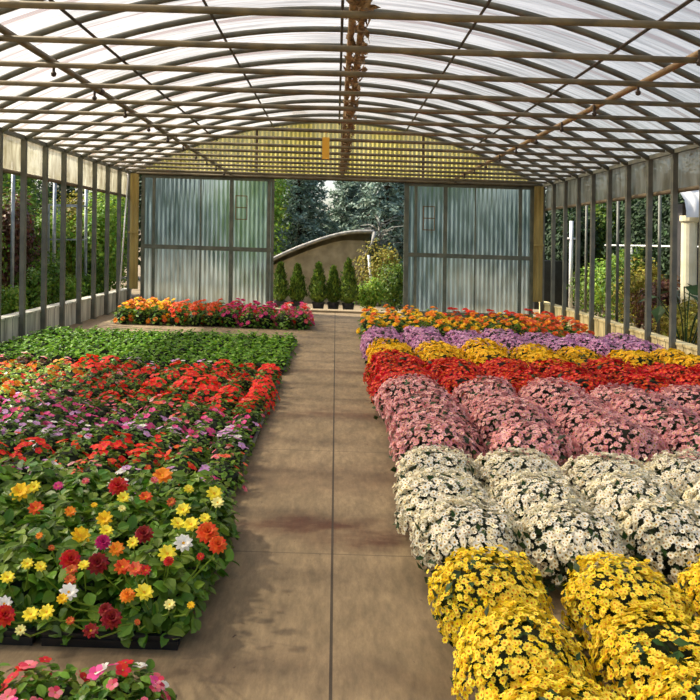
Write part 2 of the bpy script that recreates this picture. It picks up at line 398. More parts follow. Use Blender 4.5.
m = MB(); m.box((0, 8.1, -.1), (9.1, 18.6, .2)); tag(m.build('floor', floor_mat(), shear=True), kind='structure')
m = MB(); nx = 24
m.box((0, 30, -.2), (60, 100, .2))
tag(m.build('outdoor_ground', solid('dirt_ground', (120,104,80), .95, 0, (150,134,106), 2, .5), shear=True), kind='structure')

# ------------------------------------------------------------------ greenhouse shell
HW = 4.4; Z0, DZ, NF = 4.65, .825, 16
def hoop(x): return 4.10 - .0646*x*x
# low walls
for s_, nm, mm in ((-1, 'wall_left', M['wall_l']), (1, 'wall_right', M['wall_r'])):
    m = MB(); m.box((s_*(HW+.105), 8.1, .18), (.14, 18.6, .36)); m.box((s_*(HW+.105), 8.1, .37), (.17, 18.6, .03))
    tag(m.build(nm, mm, shear=True), kind='structure')
# roof sheet: corrugated along the hoops
ys = np.arange(-1.2, 17.36, .0275); xs = np.linspace(-HW-.12, HW+.12, 49)
X, Y = np.meshgrid(xs, ys); Zr = hoop(X) + .05 + .008*np.sin(Y*2*math.pi/.11)
V = np.stack([X, Y, Zr], -1).reshape(-1, 3); nxx = len(xs)
idx = np.arange(len(V)).reshape(len(ys), nxx)
F = np.stack([idx[:-1,:-1], idx[:-1,1:], idx[1:,1:], idx[1:,:-1]], -1).reshape(-1, 4)
m = MB(); m.v = [V]; m.n = len(V); m.f = [(F, np.zeros(len(F), int))]
tag(m.build('ceiling', M['roof'], smooth=True, shear=True), kind='structure')
# frames
hx = np.linspace(-HW, HW, 33)
def from_end(k):
    j = NF-1-k
    return 'nearest the end wall' if j == 0 else ORD[j-1] + ' before the end one'
post_me = {}
for k in range(-2, NF):
    y = Z0 + DZ*k
    t = thing('arch_frame', 'grey steel arch frame with roof hoop and tie tube, ' + from_end(k), 'greenhouse frame', (0, y, 0), 0, 'arched steel frames carrying the roof')
    m = MB(); m.tube([(x, 0, hoop(x)) for x in hx], .036, 8); m.build('hoop', M['steel'], t, smooth=True, shear=True)
    m = MB(); m.tube([(-4.25, -.045, 2.865), (0, -.045, 2.87), (4.25, -.045, 2.865)], .0225, 8); m.build('tie_bar', M['tie'], t, smooth=True, shear=True)
    for s_ in (-1, 1):
        m = MB(); m.box((s_*HW, 0, 1.42), (.065, .075, 2.84)); m.box((s_*HW, 0, .006), (.12, .12, .012)); m.build('post', M['steel'], t, shear=True)
# eave rails, roof purlins
for s_, nm in ((-1, 'left'), (1, 'right')):
    m = MB(); m.box((s_*(HW+.005), 8.1, 2.87), (.05, 18.4, .06))
    tag(m.build('eave_rail', M['steel'], shear=True), f'grey eave rail along the top of the {nm} side wall', 'rail')
for x, l in ((-2.57, 'thin dark roof purlin running lengthwise, farthest left'), (-1.36, 'thin dark roof purlin running lengthwise, second from the left'),
             (1.45, 'thin dark roof purlin running lengthwise, fourth from the left'), (2.78, 'thin dark roof purlin running lengthwise, farthest right'), (.04, 'thin dark rod running lengthwise just under the roof ridge')):
    m = MB(); h = hoop(x) - .045; m.tube([(x, 2.9, h), (x, 17.15, h)], .017, 6)
    tag(m.build('purlin', M['darksteel'], shear=True), l, 'purlin', 'thin roof purlins')
# watering pipes with nozzles, lying on the ties
for x, nm, mm in ((-2.28, 'left', M['tie']), (2.47, 'right', M['brownpipe'])):
    t = thing('watering_pipe', f'long tan overhead watering pipe with small hanging nozzles, on the {nm} of the aisle', 'pipe', (0,0,0))
    m = MB(); m.tube([(x, y, 2.925) for y in np.linspace(2.9, 17.1, 12)], .027, 8); m.build('pipe', mm, t, smooth=True, shear=True)
    for y in np.arange(4.3, 16.9, 1.1):
        m = MB(); m.tube([(x-.03, y, 2.93), (x-.03, y, 2.86)], .012, 6); m.lathe([(.0,-.03),(.02,-.02),(.024,.0),(.01,.02)], 8, (x-.03, y, 2.85)); m.build('nozzle', M['darksteel'], t, shear=True)
    for y in np.arange(5.2, 16.9, 2.475):
        m = MB(); m.tube([(x, y-.05, 2.925), (x, y+.05, 2.925)], .034, 8); m.build('coupling', M['darksteel'] if nm == 'left' else M['brownpipe'], t, shear=True)
# rusty double pipe under the ridge
t = thing('ridge_pipe', 'rusty brown double pipe with ragged flaking wrapping hung below the roof ridge', 'pipe', (0,0,0))
for dx in (-.03, .035):
    m = MB(); m.tube([(.115+dx, y, 3.0 + .01*math.sin(y*3)) for y in np.linspace(2.9, 17.1, 40)], .022, 8); m.build('pipe', M['rust'], t, smooth=True, shear=True)
for i, y in enumerate(np.arange(3.2, 16.6, .47)):
    n = 34; L_ = R.uniform(.18, .38); ang = R.uniform(0, 2*math.pi, n)
    pos = np.stack([.125 + .045*np.cos(ang) + R.uniform(0, .03, n), y + R.uniform(-L_/2, L_/2, n), 2.99 + .05*np.sin(ang)], 1)
    nr = np.stack([np.cos(ang), R.normal(0, .5, n), np.sin(ang)-.3], 1)
    m = MB(); m.scatter(LEAF, pos, frames(nr), R.uniform(.05, .11, n)); m.build('wrapping_rag', M['rust'], t, shear=True)
# side curtains
for s_, nm in ((-1, 'left'), (1, 'right')):
    t = thing('roll_curtain', f'dirty white plastic roll curtain along the top of the {nm} side wall', 'curtain', (0,0,0))
    yy = np.arange(-1.1, 17.1, .055); zz = np.linspace(2.36, 2.9, 5)
    Yc, Zc = np.meshgrid(yy, zz, indexing='ij'); Xc = s_*(HW + .06 + .012*np.sin(Yc*9 + np.sin(Zc*8)*1.5) + .008*np.sin(Yc*31))
    V = np.stack([Xc, Yc, Zc], -1).reshape(-1, 3); idx = np.arange(len(V)).reshape(Yc.shape)
    F = np.stack([idx[:-1,:-1], idx[:-1,1:], idx[1:,1:], idx[1:,:-1]], -1).reshape(-1, 4)
    m = MB(); m.v = [V]; m.n = len(V); m.f = [(F, np.zeros(len(F), int))]; m.build('film', M['curtain'], t, smooth=True, shear=True)
    m = MB(); m.tube([(s_*(HW+.06), -1.1, 2.36), (s_*(HW+.06), 17.05, 2.36)], .03, 8); m.build('roller_tube', M['header'], t, smooth=True, shear=True)
# end wall
EY = 17.2
def corr(x0, x1, zlo, ztop, y, pitch=.095, amp=.012, nz=2):
    xs = np.arange(x0, x1 + 1e-6, pitch/6); m = MB(); V = []; 
    for x in xs:
        t_ = ztop(x) if callable(ztop) else ztop
        for q in range(nz): V.append((x, y + amp*math.sin(x*2*math.pi/pitch), zlo + (t_-zlo)*q/(nz-1)))
    F = [(i*nz+q, (i+1)*nz+q, (i+1)*nz+q+1, i*nz+q+1) for i in range(len(xs)-1) for q in range(nz-1)]
    m.add(V, F); return m
tag(corr(-HW, HW, 2.9, lambda x: max(hoop(x)+.02, 2.9), EY+.02).build('wall_back', M['gable'], smooth=True, shear=True), kind='structure')
m = MB(); m.tube([(x, EY-.02, hoop(x)+.0) for x in hx], .03, 8); tag(m.build('trim_1', M['galv'], smooth=True, shear=True), kind='structure')
m = MB(); m.box((0, EY-.02, 2.89), (2*HW, .1, .09)); tag(m.build('trim_2', M['header'], shear=True), kind='structure')
for i, x in enumerate((-1.72, .12, 1.85)):
    m = MB(); m.box((x, EY-.03, (2.93+hoop(x))/2), (.05 if x != .12 else .08, .05, hoop(x)-2.93)); tag(m.build(f'trim_{i+3}', M['header'], shear=True), kind='structure')
def door(name, x0, x1, stiles, thin, patch):
    t = obj(name, None, None, (0, EY-.1, 0)); t['kind'] = 'structure'
    corr(x0+.02, x1-.02, .03, 2.84, .02).build('corrugated_sheet', M['doorsheet'], t, smooth=True, shear=True)
    for x, wd in stiles:
        m = MB(); m.box((x, 0, 1.43), (wd, .05, 2.82)); m.build('stile', M['doorframe'], t, shear=True)
    for x in thin:
        m = MB(); m.box((x, .0, 1.43), (.03, .03, 2.8)); m.build('batten', M['doorframe'], t, shear=True)
    for h, d in ((.06, .1), (1.31, .09), (2.81, .07)):
        m = MB(); m.box(((x0+x1)/2, -.012, h), (x1-x0, .05, d)); m.build('rail', M['doorframe'], t, shear=True)
    m = MB()
    px, pz = patch
    for (a, b, c_, d_) in ((px-.12, pz, .02, .5), (px+.12, pz, .02, .5), (px, pz+.25, .26, .02), (px, pz-.25, .26, .02), (px, pz, .26, .02)):
        m.box((a, -.005, b), (c_, .012, d_))
    m.build('latch_frame', M['brownpipe'], t, shear=True)
    return t
door('door_1', -4.15, -1.33, [(-4.13, .07), (-3.9, .06), (-2.24, .08), (-1.44, .07), (-1.36, .06)], [-2.9], (-2.03, 2.2))
door('door_2', 1.48, 4.22, [(1.5, .1), (1.7, .06), (2.33, .08), (3.93, .07), (4.18, .08)], [2.97], (1.98, 2.1))
for s_, nm in ((-1, 'left'), (1, 'right')):
    m = corr(s_*4.3-.09, s_*4.3+.09, .4, 2.85, EY-.22, .09, .01); m.box((s_*4.3, EY-.19, 1.62), (.19, .03, 2.45)); m.box((s_*4.3, EY-.23, 1.6), (.2, .05, .04))
    tag(m.build('corner_panel', M['yellowwood'], shear=True), f'narrow yellowish corner panel beside the {nm} corrugated door', 'panel')
# door track + sill
m = MB(); m.box((0, EY-.16, 2.86), (8.5, .04, .05)); tag(m.build('door_track', M['darksteel'], shear=True), 'dark sliding door track across the top of the doorway', 'track')
m = MB(); m.box((.1, 17.45, .02), (3.2, .4, .05)); tag(m.build('trim_6', solid('sill', (140,124,98), .9, 0, (160,142,112), 5), shear=True), kind='structure')
# orange tag, leaning pole
m = MB(); m.box((-.135, 9.53, 2.66), (.085, .01, .26)); m.tube([(-.135, 9.53, 2.79), (-.135, 9.555, 2.87)], .004, 5)
o = m.build('orange_tag', M['orange_tag'], shear=True); tag(o, 'orange strip tag hanging in front of the yellow gable', 'tag')
m = MB(); m.tube([(-4.34, 16.0, .012), (-4.17, 16.0, 2.75)], .014, 8)
tag(m.build('leaning_pole', M['white'], smooth=True, shear=True), 'thin white pole leaning in the far left corner', 'pole')

# ------------------------------------------------------------------ chrysanthemums
FL = floret(8, .32, .74, .14)
def pot_mb(r=.1, h=.15):
    m = MB(); m.lathe([(.0,.0),(r*.76,.0),(r*.98,h*.86),(r*1.06,h*.86),(r*1.06,h),(r*.96,h),(r*.9,h*.9),(0,h*.9)], 18); return m
def dome_points(n, rx, rz, zc, seed, gap=.35, low=-.35):
    g = np.random.default_rng(seed); i = np.arange(n) + .5
    u = 1 - (1-low)*i/n; ph = i*2.399963 + g.normal(0, .25, n)
    d = np.stack([np.sqrt(1-u*u)*np.cos(ph), np.sqrt(1-u*u)*np.sin(ph), u], 1)
    a = g.uniform(0, 6.28, 6); fr = g.normal(0, 3.2, (6, 3))
    lump = sum(np.sin(d @ fr[q] + a[q]) for q in range(6))/2.4
    keep = (lump + g.normal(0, .3, n)) > -1.85 + gap
    rr = 1 + .075*lump + g.normal(0, .045, n)
    hxy = np.linalg.norm(d[:, :2], axis=1) + 1e-6
    ds = np.concatenate([d[:, :2]/hxy[:, None]*(hxy**.8)[:, None], (np.sign(d[:, 2])*np.abs(d[:, 2])**.85)[:, None]], 1)
    p = ds*rr[:, None]*np.array([rx, rx, rz]) + np.array([0, 0, zc])
    nr = d*np.array([1, 1, 1.15]) + np.array([0, 0, .2]) + g.normal(0, .36, (n, 3)); 
    return p[keep], nr[keep], g
def mum_meshes(colour, centre, fr, nfl, seed, rx=.235, rz=.19):
    p, nr, g = dome_points(nfl, rx, rz, .17, seed)
    sz = g.uniform(.8, 1.15, len(p))*fr
    rot = frames(nr, rng=g)
    m = MB(); m.scatter(FL, p, rot, sz); allf = m.build('blossoms', [P[colour], M[centre]], link=False)
    lp, ln, g2 = dome_points(240, rx*.92, rz*.9, .165, seed+50, 0, -.6)
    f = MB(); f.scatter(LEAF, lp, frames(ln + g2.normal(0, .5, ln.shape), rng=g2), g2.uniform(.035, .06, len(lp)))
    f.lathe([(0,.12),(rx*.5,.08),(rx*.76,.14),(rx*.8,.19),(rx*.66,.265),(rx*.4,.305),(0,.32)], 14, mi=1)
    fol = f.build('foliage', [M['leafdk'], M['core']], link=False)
    return allf, fol, (p, rot, sz)
fl_me = {}
def floret_me(colour, centre):
    k = (colour, centre)
    if k not in fl_me:
        m = MB(); m.add(FL[0], FL[1], FL[2]); fl_me[k] = m.build('flower', [P[colour], M[centre]], link=False)
    return fl_me[k]
pots = {k: pot_mb().build('pot', M[k], link=False) for k in ('terracotta', 'greypot', 'darkpot', 'black_plastic')}
from mathutils import Matrix, Quaternion
def mum_proto(colour, centre, fr, nfl, seed, pot, near):
    allf, fol, (p, rot, sz) = mum_meshes(colour, centre, fr, nfl, seed)
    t = obj('chrysanthemum', None)
    obj('pot', pots[pot], t); obj('foliage', fol, t)
    if near:                                  # the 100 flowers that show largest are single parts, the rest is one
        face = p @ np.array([0, -.55, 1.]); face += .1*np.array([0,0,1.])[2]
        top = np.argsort(-face - R.uniform(0, .1, len(p)))[:100]; rest = np.setdiff1d(np.arange(len(p)), top)
        m = MB(); m.scatter(FL, p[rest], rot[rest], sz[rest]); b = m.build('blossoms', [P[colour], M[centre]], t); b['kind'] = 'stuff'
        me = floret_me(colour, centre)
        for i in top:
            f = obj('flower', me, t, tuple(p[i])); f.rotation_mode = 'QUATERNION'
            f.rotation_quaternion = Matrix([[float(q) for q in r] for r in rot[i]]).to_quaternion(); f.scale = (sz[i],)*3
    else:
        b = obj('blossoms', allf, t); b['kind'] = 'stuff'
    return t
def in_view(x, y, top=.4):
    if y < 1.2: return False
    px = 336 + 800*(x)/y
    return -40 < px < 760 and 240 + 800*(1.57-top)/y < 770
COLN = {'yellow': 'bright yellow', 'cream': 'creamy white', 'pink': 'dusty pink', 'red': 'deep red', 'gold': 'golden yellow', 'purple': 'pale purple'}
def mum_block(colour, centre, fr, nfl, pot, rows, x0, dx, ncol, scale, seed, near=False, jig=.025, xfun=None, zf=1.):
    protos = [mum_proto(colour, centre, fr, nfl, seed+q, pot, near) for q in range(3)]
    used = [False]*3; place = []
    for r, y in enumerate(rows):
        for c in range(ncol):
            x = (xfun(r, c) if xfun else x0 + dx*c); 
            if in_view(x - .2, y + .2): place.append((r, c, x + R.normal(0, jig*.6), y + R.normal(0, jig)))
    nrow = len(rows)
    for i, (r, c, x, y) in enumerate(place):
        q = R.integers(0, 3); o = protos[q] if not used[q] else copy_tree(protos[q]); used[q] = True
        o.location = gloc(x, y); o.rotation_euler.z = R.uniform(-.3, .3) + (0 if near else math.pi*int(R.integers(0, 2)))
        s_ = scale*R.uniform(.96, 1.05); o.scale = (s_*.98, s_*1.1, scale*R.uniform(.9, 1.02)*zf)
        rn = 'frontmost' if r == 0 else ('rearmost' if r == nrow-1 else ORD[r])
        cn = 'beside the walk' if c == 0 else ORD[c] + ' from the walk'
        tag(o, f'{COLN[colour]} chrysanthemum mound {cn}, in the {rn} {COLN[colour]} row', 'chrysanthemum', f'{COLN[colour]} chrysanthemums')
    for q in range(3):
        if not used[q]:
            for ch in list(protos[q].children): bpy.data.objects.remove(ch)
            bpy.data.objects.remove(protos[q])
mum_block('yellow', 'ceno', .0145, 1350, 'greypot', [1.80, 2.25, 2.70, 3.15], .625, .50, 5, .95, 100, True)
mum_block('cream', 'cenb', .0155, 1250, 'greypot', [3.72, 4.2, 4.68], .59, .5, 6, 1.02, 200, True)
mum_block('pink', 'pink_c' if 0 else 'cenb', .0155, 1000, 'darkpot', [5.22, 5.75, 6.28, 6.8], .70, .58, 7, 1.22, 300)
mum_block('red', 'cenb' if 0 else 'ceno', .018, 820, 'darkpot', [7.36, 7.84, 8.3], .64, .56, 7, 1.24, 400, zf=.93)
mum_block('gold', 'ceno', .02, 640, 'darkpot', [8.85, 9.35], .64, .55, 7, 1.16, 500, zf=1.05)
mum_block('purple', 'cenb', .018, 700, 'terracotta', [10.05, 10.55, 11.0], .64, .55, 7, 1.14, 600)

# ------------------------------------------------------------------ bedding plants
def clump(n, r, h, ls, seed, leaf=OVAL, flat=.6):
    """leaves filling a low dome of radius r and height h"""
    g = np.random.default_rng(seed)
    d = g.normal(0, 1, (n, 3)); d[:, 2] = np.abs(d[:, 2]); d /= np.linalg.norm(d, axis=1, keepdims=True)
    q = g.uniform(.45, 1, n)**.6
    p = d*q[:, None]*np.array([r, r, h*.92]) + np.array([0, 0, h*.05])
    p[:, 2] = np.maximum(p[:, 2], .02)
    nr = d*flat + np.array([0, 0, .8]) + g.normal(0, .35, (n, 3))
    m = MB(); m.scatter(leaf, p, frames(nr, rng=g), g.uniform(.7, 1.2, n)*ls)
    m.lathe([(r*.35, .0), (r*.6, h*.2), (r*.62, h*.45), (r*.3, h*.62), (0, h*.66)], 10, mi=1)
    return m, g
# seedlings (green bed)
def plain_plant(seed, r, h, ls, n, mat, name):
    m, g = clump(n, r, h, ls, seed)
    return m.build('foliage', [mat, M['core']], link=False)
seed_me = [plain_plant(800+q, .105, .17, .06, 46, M['seed'], 'foliage') for q in range(4)]
tray_cache = {}
def tray(x, y, w_, d_, label, group):
    k = (w_, d_)
    if k not in tray_cache:
        m = MB(); t_ = .008; hh = .055
        m.box((0, 0, .005), (w_-.04, d_-.04, .01))
        for s_ in (-1, 1):
            m.box((s_*(w_/2-.02), 0, hh/2), (t_, d_-.03, hh)); m.box((0, s_*(d_/2-.02), hh/2), (w_-.03, t_, hh))
            m.box((s_*(w_/2-.012), 0, hh), (.024, d_, .008)); m.box((0, s_*(d_/2-.012), hh), (w_, .024, .008))
            m.box((s_*(w_/2-.014), 0, hh*.5), (.006, d_-.03, .01)); m.box((0, s_*(d_/2-.014), hh*.5), (w_-.03, .006, .01))
        tray_cache[k] = m.build('seedling_tray', M['black_plastic'], link=False)
    o = obj('seedling_tray', tray_cache[k], None, gloc(x, y, .001)); tag(o, label, 'tray', group); o.rotation_euler.y = SL*1.0
    return o
# green bed 20 x 15
cnt = 0
for r in range(15):
    for c in range(20):
        x = -.66 - .183*c + R.normal(0, .012); y = 9.28 + .185*r + R.normal(0, .012)
        if 336 + 800*x/y < -25: continue
        o = obj('seedling_plant', seed_me[R.integers(0, 4)], None, gloc(x, y, .012)); o.rotation_euler.z = R.uniform(0, 6.28); s_ = R.uniform(.88, 1.12); o.scale = (s_, s_, s_)
        tag(o, f'small leafy green seedling, {ORD[c]} from the walk, in the {ORD[r]} row of the green bed', 'seedling', 'green seedlings in the bed on the left')
for r in range(5):
    for c in range(7):
        tray(-.66-.183-.549*c, 9.28+.185+.555*r, .54, .545, f'black tray under the green seedlings, {ORD[c]} from the walk, {ORD[r]} row from the front', 'trays under the green seedlings')
# flowering bedding plants
def bed_proto(colour, fr, nf, seed, near, r=.15, h=.2, leaf='leaf', tpl=FIVE, centre='ceny', ls=.04, nl=130, pot=None, lift=.0, name='bedding_plant', n2=None):
    m, g = clump(nl, r, h, ls, seed)
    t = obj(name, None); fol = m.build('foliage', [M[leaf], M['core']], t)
    if pot: p_ = obj('pot', pots[pot], t); fol.location.z = .12
    z0 = .12 if pot else 0
    d = g.normal(0, 1, (nf, 3)); d[:, 2] = np.abs(d[:, 2])*1.3 + .15; d /= np.linalg.norm(d, axis=1, keepdims=True)
    p = d*np.array([r*.95, r*.95, h*1.02 + lift]) + np.array([0, 0, z0]); nr = d + np.array([0, -.35, .5]) + g.normal(0, .2, (nf, 3))
    rot = frames(nr, rng=g); sz = g.uniform(.75, 1.15, nf)*fr
    cols = [colour] if isinstance(colour, str) else colour
    pick = g.integers(0, len(cols), nf)
    if near:
        for i in range(nf):
            k = (cols[pick[i]], centre, id(tpl))
            if k not in fl_me:
                q = MB(); q.add(tpl[0], tpl[1], tpl[2]); fl_me[k] = q.build('flower', [P[cols[pick[i]]], M[centre]], link=False)
            f = obj('flower', fl_me[k], t, tuple(p[i])); f.rotation_mode = 'QUATERNION'
            f.rotation_quaternion = Matrix([[float(q) for q in r_] for r_ in rot[i]]).to_quaternion(); f.scale = (sz[i],)*3
    else:
        q = MB()
        for ci, cn in enumerate(cols):
            s_ = pick == ci
            if s_.any():
                tp = (tpl[0], tpl[1], [ci if v == 0 else len(cols) for v in tpl[2]])
                q.scatter(tp, p[s_], rot[s_], sz[s_])
        q.build('flowers', [P[c] for c in cols] + [M[centre]], t)
    return t
KINDS = {   # name -> (colours, flower radius, count, leaf, label, group)
 'scarlet': (['scarlet'], .031, 26, 'leaf', 'low bedding plant crowded with scarlet flowers', 'scarlet flowered bedding plants'),
 'scarlet_thin': (['scarlet', 'red'], .026, 10, 'leaf', 'low leafy bedding plant with a few scarlet flowers', 'thinly flowered scarlet bedding plants'),
 'hotpink': (['hotpink', 'hotpink', 'lilac'], .026, 13, 'leaf', 'low bedding plant with hot pink flowers', 'hot pink bedding plants'),
 'lilac': (['lilac', 'lilac', 'lilac', 'white'], .03, 11, 'leaf', 'low bedding plant with lilac and whitish flowers', 'lilac bedding plants'),
 'rose': (['rose', 'coral', 'rose', 'pink'], .022, 13, 'leaf', 'low bedding plant with small red and white flowers', 'red and white bedding plants'),
 'orangered': (['redorange', 'scarlet'], .024, 9, 'leaf', 'low bedding plant with orange red flowers', 'orange red bedding plants'),
 'lime': (['redorange', 'white'], .02, 3, 'lime', 'pale lime green foliage plant', 'foliage plants coloured as sunlit lime green'),
 'coral': (['coral', 'scarlet', 'orange'], .03, 14, 'lime', 'bedding plant with light orange red flowers', 'light orange bedding plants'),
 'dusky': (['rose', 'pink', 'white'], .026, 10, 'bronze', 'bronze leaved bedding plant with small pink flowers', 'bronze leaved pink bedding plants'),
}
pk = {}
def kind_copy(kind, near, v):
    k = (kind, near, v)
    c = KINDS[kind]
    if k not in pk:
        pk[k] = bed_proto(c[0], c[1], c[2], 900 + len(pk), near, leaf=c[3], name='bedding_plant'); o = pk[k]
    else: o = copy_tree(pk[k])
    tag(o, c[4], 'bedding plant', c[5])
    return o
def pick_kind(x, y):
    px = 336 + 800*x/y; v = R.uniform()
    if y > 8.55: return 'lilac' if -2.2 < x < -1.3 else ('dusky' if px < 90 else 'scarlet')
    if y > 8.1: return 'coral' if px < 75 else ('scarlet' if v < .7 else 'scarlet_thin')
    if y > 7.45: return 'lime' if px < 48 else ('scarlet' if px > 185 and v < .85 else ('scarlet_thin' if v < .75 else 'rose'))
    if y > 6.75: return 'coral' if px < 20 else ('scarlet' if (px > 110 and v < .8) else ('rose' if v < .4 else 'scarlet_thin'))
    if y > 6.4: return 'rose' if v < .35 else ('hotpink' if px < 90 else 'scarlet_thin')
    if y > 5.85: return 'hotpink' if v < .75 else 'rose'
    if y > 5.45: return 'lilac' if v < .75 else 'hotpink'
    if y > 4.9: return 'scarlet' if (v < .5 and px < 150) else ('rose' if v < .45 else 'orangered')
    return 'orangered' if v < .3 else ('rose' if v < .55 else ('hotpink' if v < .8 else 'lilac'))
rows = np.arange(4.42, 8.95, .252)
for r, y in enumerate(rows):
    for c in range(14):
        x = -.70 - .245*c - (.02 if y < 6 else 0)
        if 336 + 800*(x+.15)/y < -5 or x < -4.2: continue
        xx, yy = x + R.normal(0, .02), y + R.normal(0, .02)
        o = kind_copy(pick_kind(xx, yy), True, int(R.integers(0, 3)))
        o['label'] = o['label'].split(', ')[0] + f', {ORD[c]} from walk, {ORD[r]} row behind dahlias'
        o.location = gloc(xx, yy, .012); o.rotation_euler.z = R.uniform(0, 6.28); s_ = R.uniform(.9, 1.1); o.scale = (s_, s_, s_)
for r in range(0, len(rows)-1, 2):
    for c in range(0, 14, 2):
        x = -.70 - .245*(c+.5); y = rows[r] + .126
        if 336 + 800*(x+.25)/y < -5 or x < -4.1: continue
        edge = c == 0
        tray(x - (.02 if y < 6 else 0), y, .485, .495, f'black tray beside the walk under mixed bedding flowers, {ORD[r//2]} from the dahlias' if edge else f'black tray under mixed bedding flowers, {ORD[c//2]} from walk, {ORD[r//2]} tray behind dahlias', 'trays under the bedding flowers')
# impatiens at the very front
imp = [bed_proto(['rose', 'red', 'rose', 'red', 'hotpink', 'rose', 'white'], .027, 24, 962+q, True, r=.175, h=.2, ls=.045, nl=420, name='impatiens_plant', centre='cenb') for q in range(2)]
for i, (x, y) in enumerate(((-.66, 2.49), (-.90, 2.50), (-1.14, 2.48), (-.66, 2.24), (-.91, 2.25))):
    o = imp[i] if i < 2 else copy_tree(imp[i % 2]); o.location = gloc(x, y, .012); o.rotation_euler.z = i*1.3
    tag(o, ['red and pink flowered impatiens at the bottom edge, nearest the walk', 'red and pink flowered impatiens at the bottom edge, second from the walk',
            'red and pink flowered impatiens at the bottom edge, farthest left', 'red and pink impatiens nearest the camera, by the walk', 'red and pink impatiens nearest the camera, away from the walk'][i], 'impatiens', 'impatiens at the front of the left bed')
tray(-.77, 2.36, .53, .54, 'black tray under the front impatiens beside the walk', 'front trays'); tray(-1.315, 2.36, .53, .54, 'black tray under the front impatiens at the left edge', 'front trays')

# dahlias
def dahlia_plant(seed):
    g = np.random.default_rng(seed); n = 420; r, h = .20, .32
    d = g.normal(0, 1, (n, 3)); d[:, 2] = np.abs(d[:, 2]); d /= np.linalg.norm(d, axis=1, keepdims=True)
    p = d*(g.uniform(.4, 1, n)**.5)[:, None]*np.array([r, r, h]); p[:, 2] = np.maximum(p[:, 2], .05)
    nr = d*.6 + np.array([0, 0, .7]) + g.normal(0, .4, (n, 3))
    m = MB(); m.scatter(OVAL, p, frames(nr, rng=g), np.stack([g.uniform(.7, 1.2, n)*.075, g.uniform(.7, 1.2, n)*.068, np.full(n, .07)], 1))
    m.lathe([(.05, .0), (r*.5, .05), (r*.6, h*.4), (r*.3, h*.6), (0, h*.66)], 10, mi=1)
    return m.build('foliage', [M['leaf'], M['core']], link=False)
dm = [dahlia_plant(1000+q) for q in range(4)]
plants = []
drows = [3.21, 3.42, 3.70, 3.98, 4.2]
for r, y in enumerate(drows):
    for c in range(6):
        x = -.70 - .275*c
        if 336 + 800*(x+.2)/y < -10: continue
        px = 'beside the walk' if c == 0 else ORD[c] + ' from the walk'
        t = thing('dahlia_plant', f'leafy dahlia plant {px}, in the {"front" if r == 0 else ORD[r]} dahlia row', 'dahlia', gloc(x + R.normal(0, .02), y + R.normal(0, .02), .012), 0, 'dahlias in the left bed')
        f = obj('foliage', dm[R.integers(0, 4)], t); f.rotation_euler.z = R.uniform(0, 6.28); s_ = R.uniform(.92, 1.1); f.scale = (s_, s_, s_)
        plants.append(t)
for r, y in enumerate((3.28, 3.84)):
    for c in range(3):
        tray(-.70-.1375-.55*c, y, .545, .545, f'black plastic tray of dahlias {"at the walk" if c == 0 else ORD[c] + " from the walk"}, in the {"front" if r == 0 else "rear"} tray row', 'dahlia trays')
FLW = [(60,95,'gold',60,0),(100,80,'lemon',38,0),(105,140,'redorange',45,0),(345,75,'red',60,1),(475,48,'orange',58,0),(550,85,'lemon',32,0),(625,100,'lemon',48,0),(635,127,'paleyellow',38,0),
 (360,110,'lemon',38,0),(425,110,'redorange',40,0),(356,142,'paleyellow',24,0),(205,152,'orange',34,0),(305,172,'gold',48,0),(235,222,'gold',58,0),(310,208,'lemon',42,0),(420,215,'darkred',56,1),
 (300,240,'magenta',46,1),(340,258,'orange',46,0),(388,240,'lemon',36,0),(535,146,'lemon',44,0),(518,186,'lemon',44,0),(558,190,'lemon',50,0),(598,172,'lemon',34,0),(535,245,'white',55,0),
 (605,213,'redorange',66,1),(635,250,'redorange',55,1),(205,290,'red',62,1),(285,298,'darkred',64,1),(488,275,'lemon',55,0),(492,296,'red',32,1),(358,312,'redorange',52,0),(395,318,'coral',46,0),
 (425,322,'red',32,0),(245,308,'lemon',34,0),(80,305,'lemon',36,0),(118,310,'lemon',36,0),(210,322,'brownorange',36,0),(205,352,'brownorange',36,0),(22,345,'lemon',42,0),(200,383,'white',54,0),
 (182,402,'gold',34,0),(372,395,'orange',46,1),(420,388,'lemon',56,0),(12,452,'red',64,1),(12,418,'white',46,0),(90,452,'lemon',48,0),(137,440,'lemon',46,0),(325,462,'darkred',62,1),
 (308,436,'darkred',42,1),(265,498,'darkred',46,0),(60,497,'paleyellow',32,0),(495,425,'paleyellow',34,0),(557,428,'gold',24,0),(205,467,'brownorange',26,0),(500,122,'brownorange',28,0),
 (585,285,'red',24,0),(115,222,'orange',22,0),(150,255,'brownorange',20,0),(450,60,'rose',24,0),(250,62,'rose',24,0),(170,75,'hotpink',30,0),(400,475,'brownorange',20,0),(275,130,'gold',20,0)]
dah_me = {}
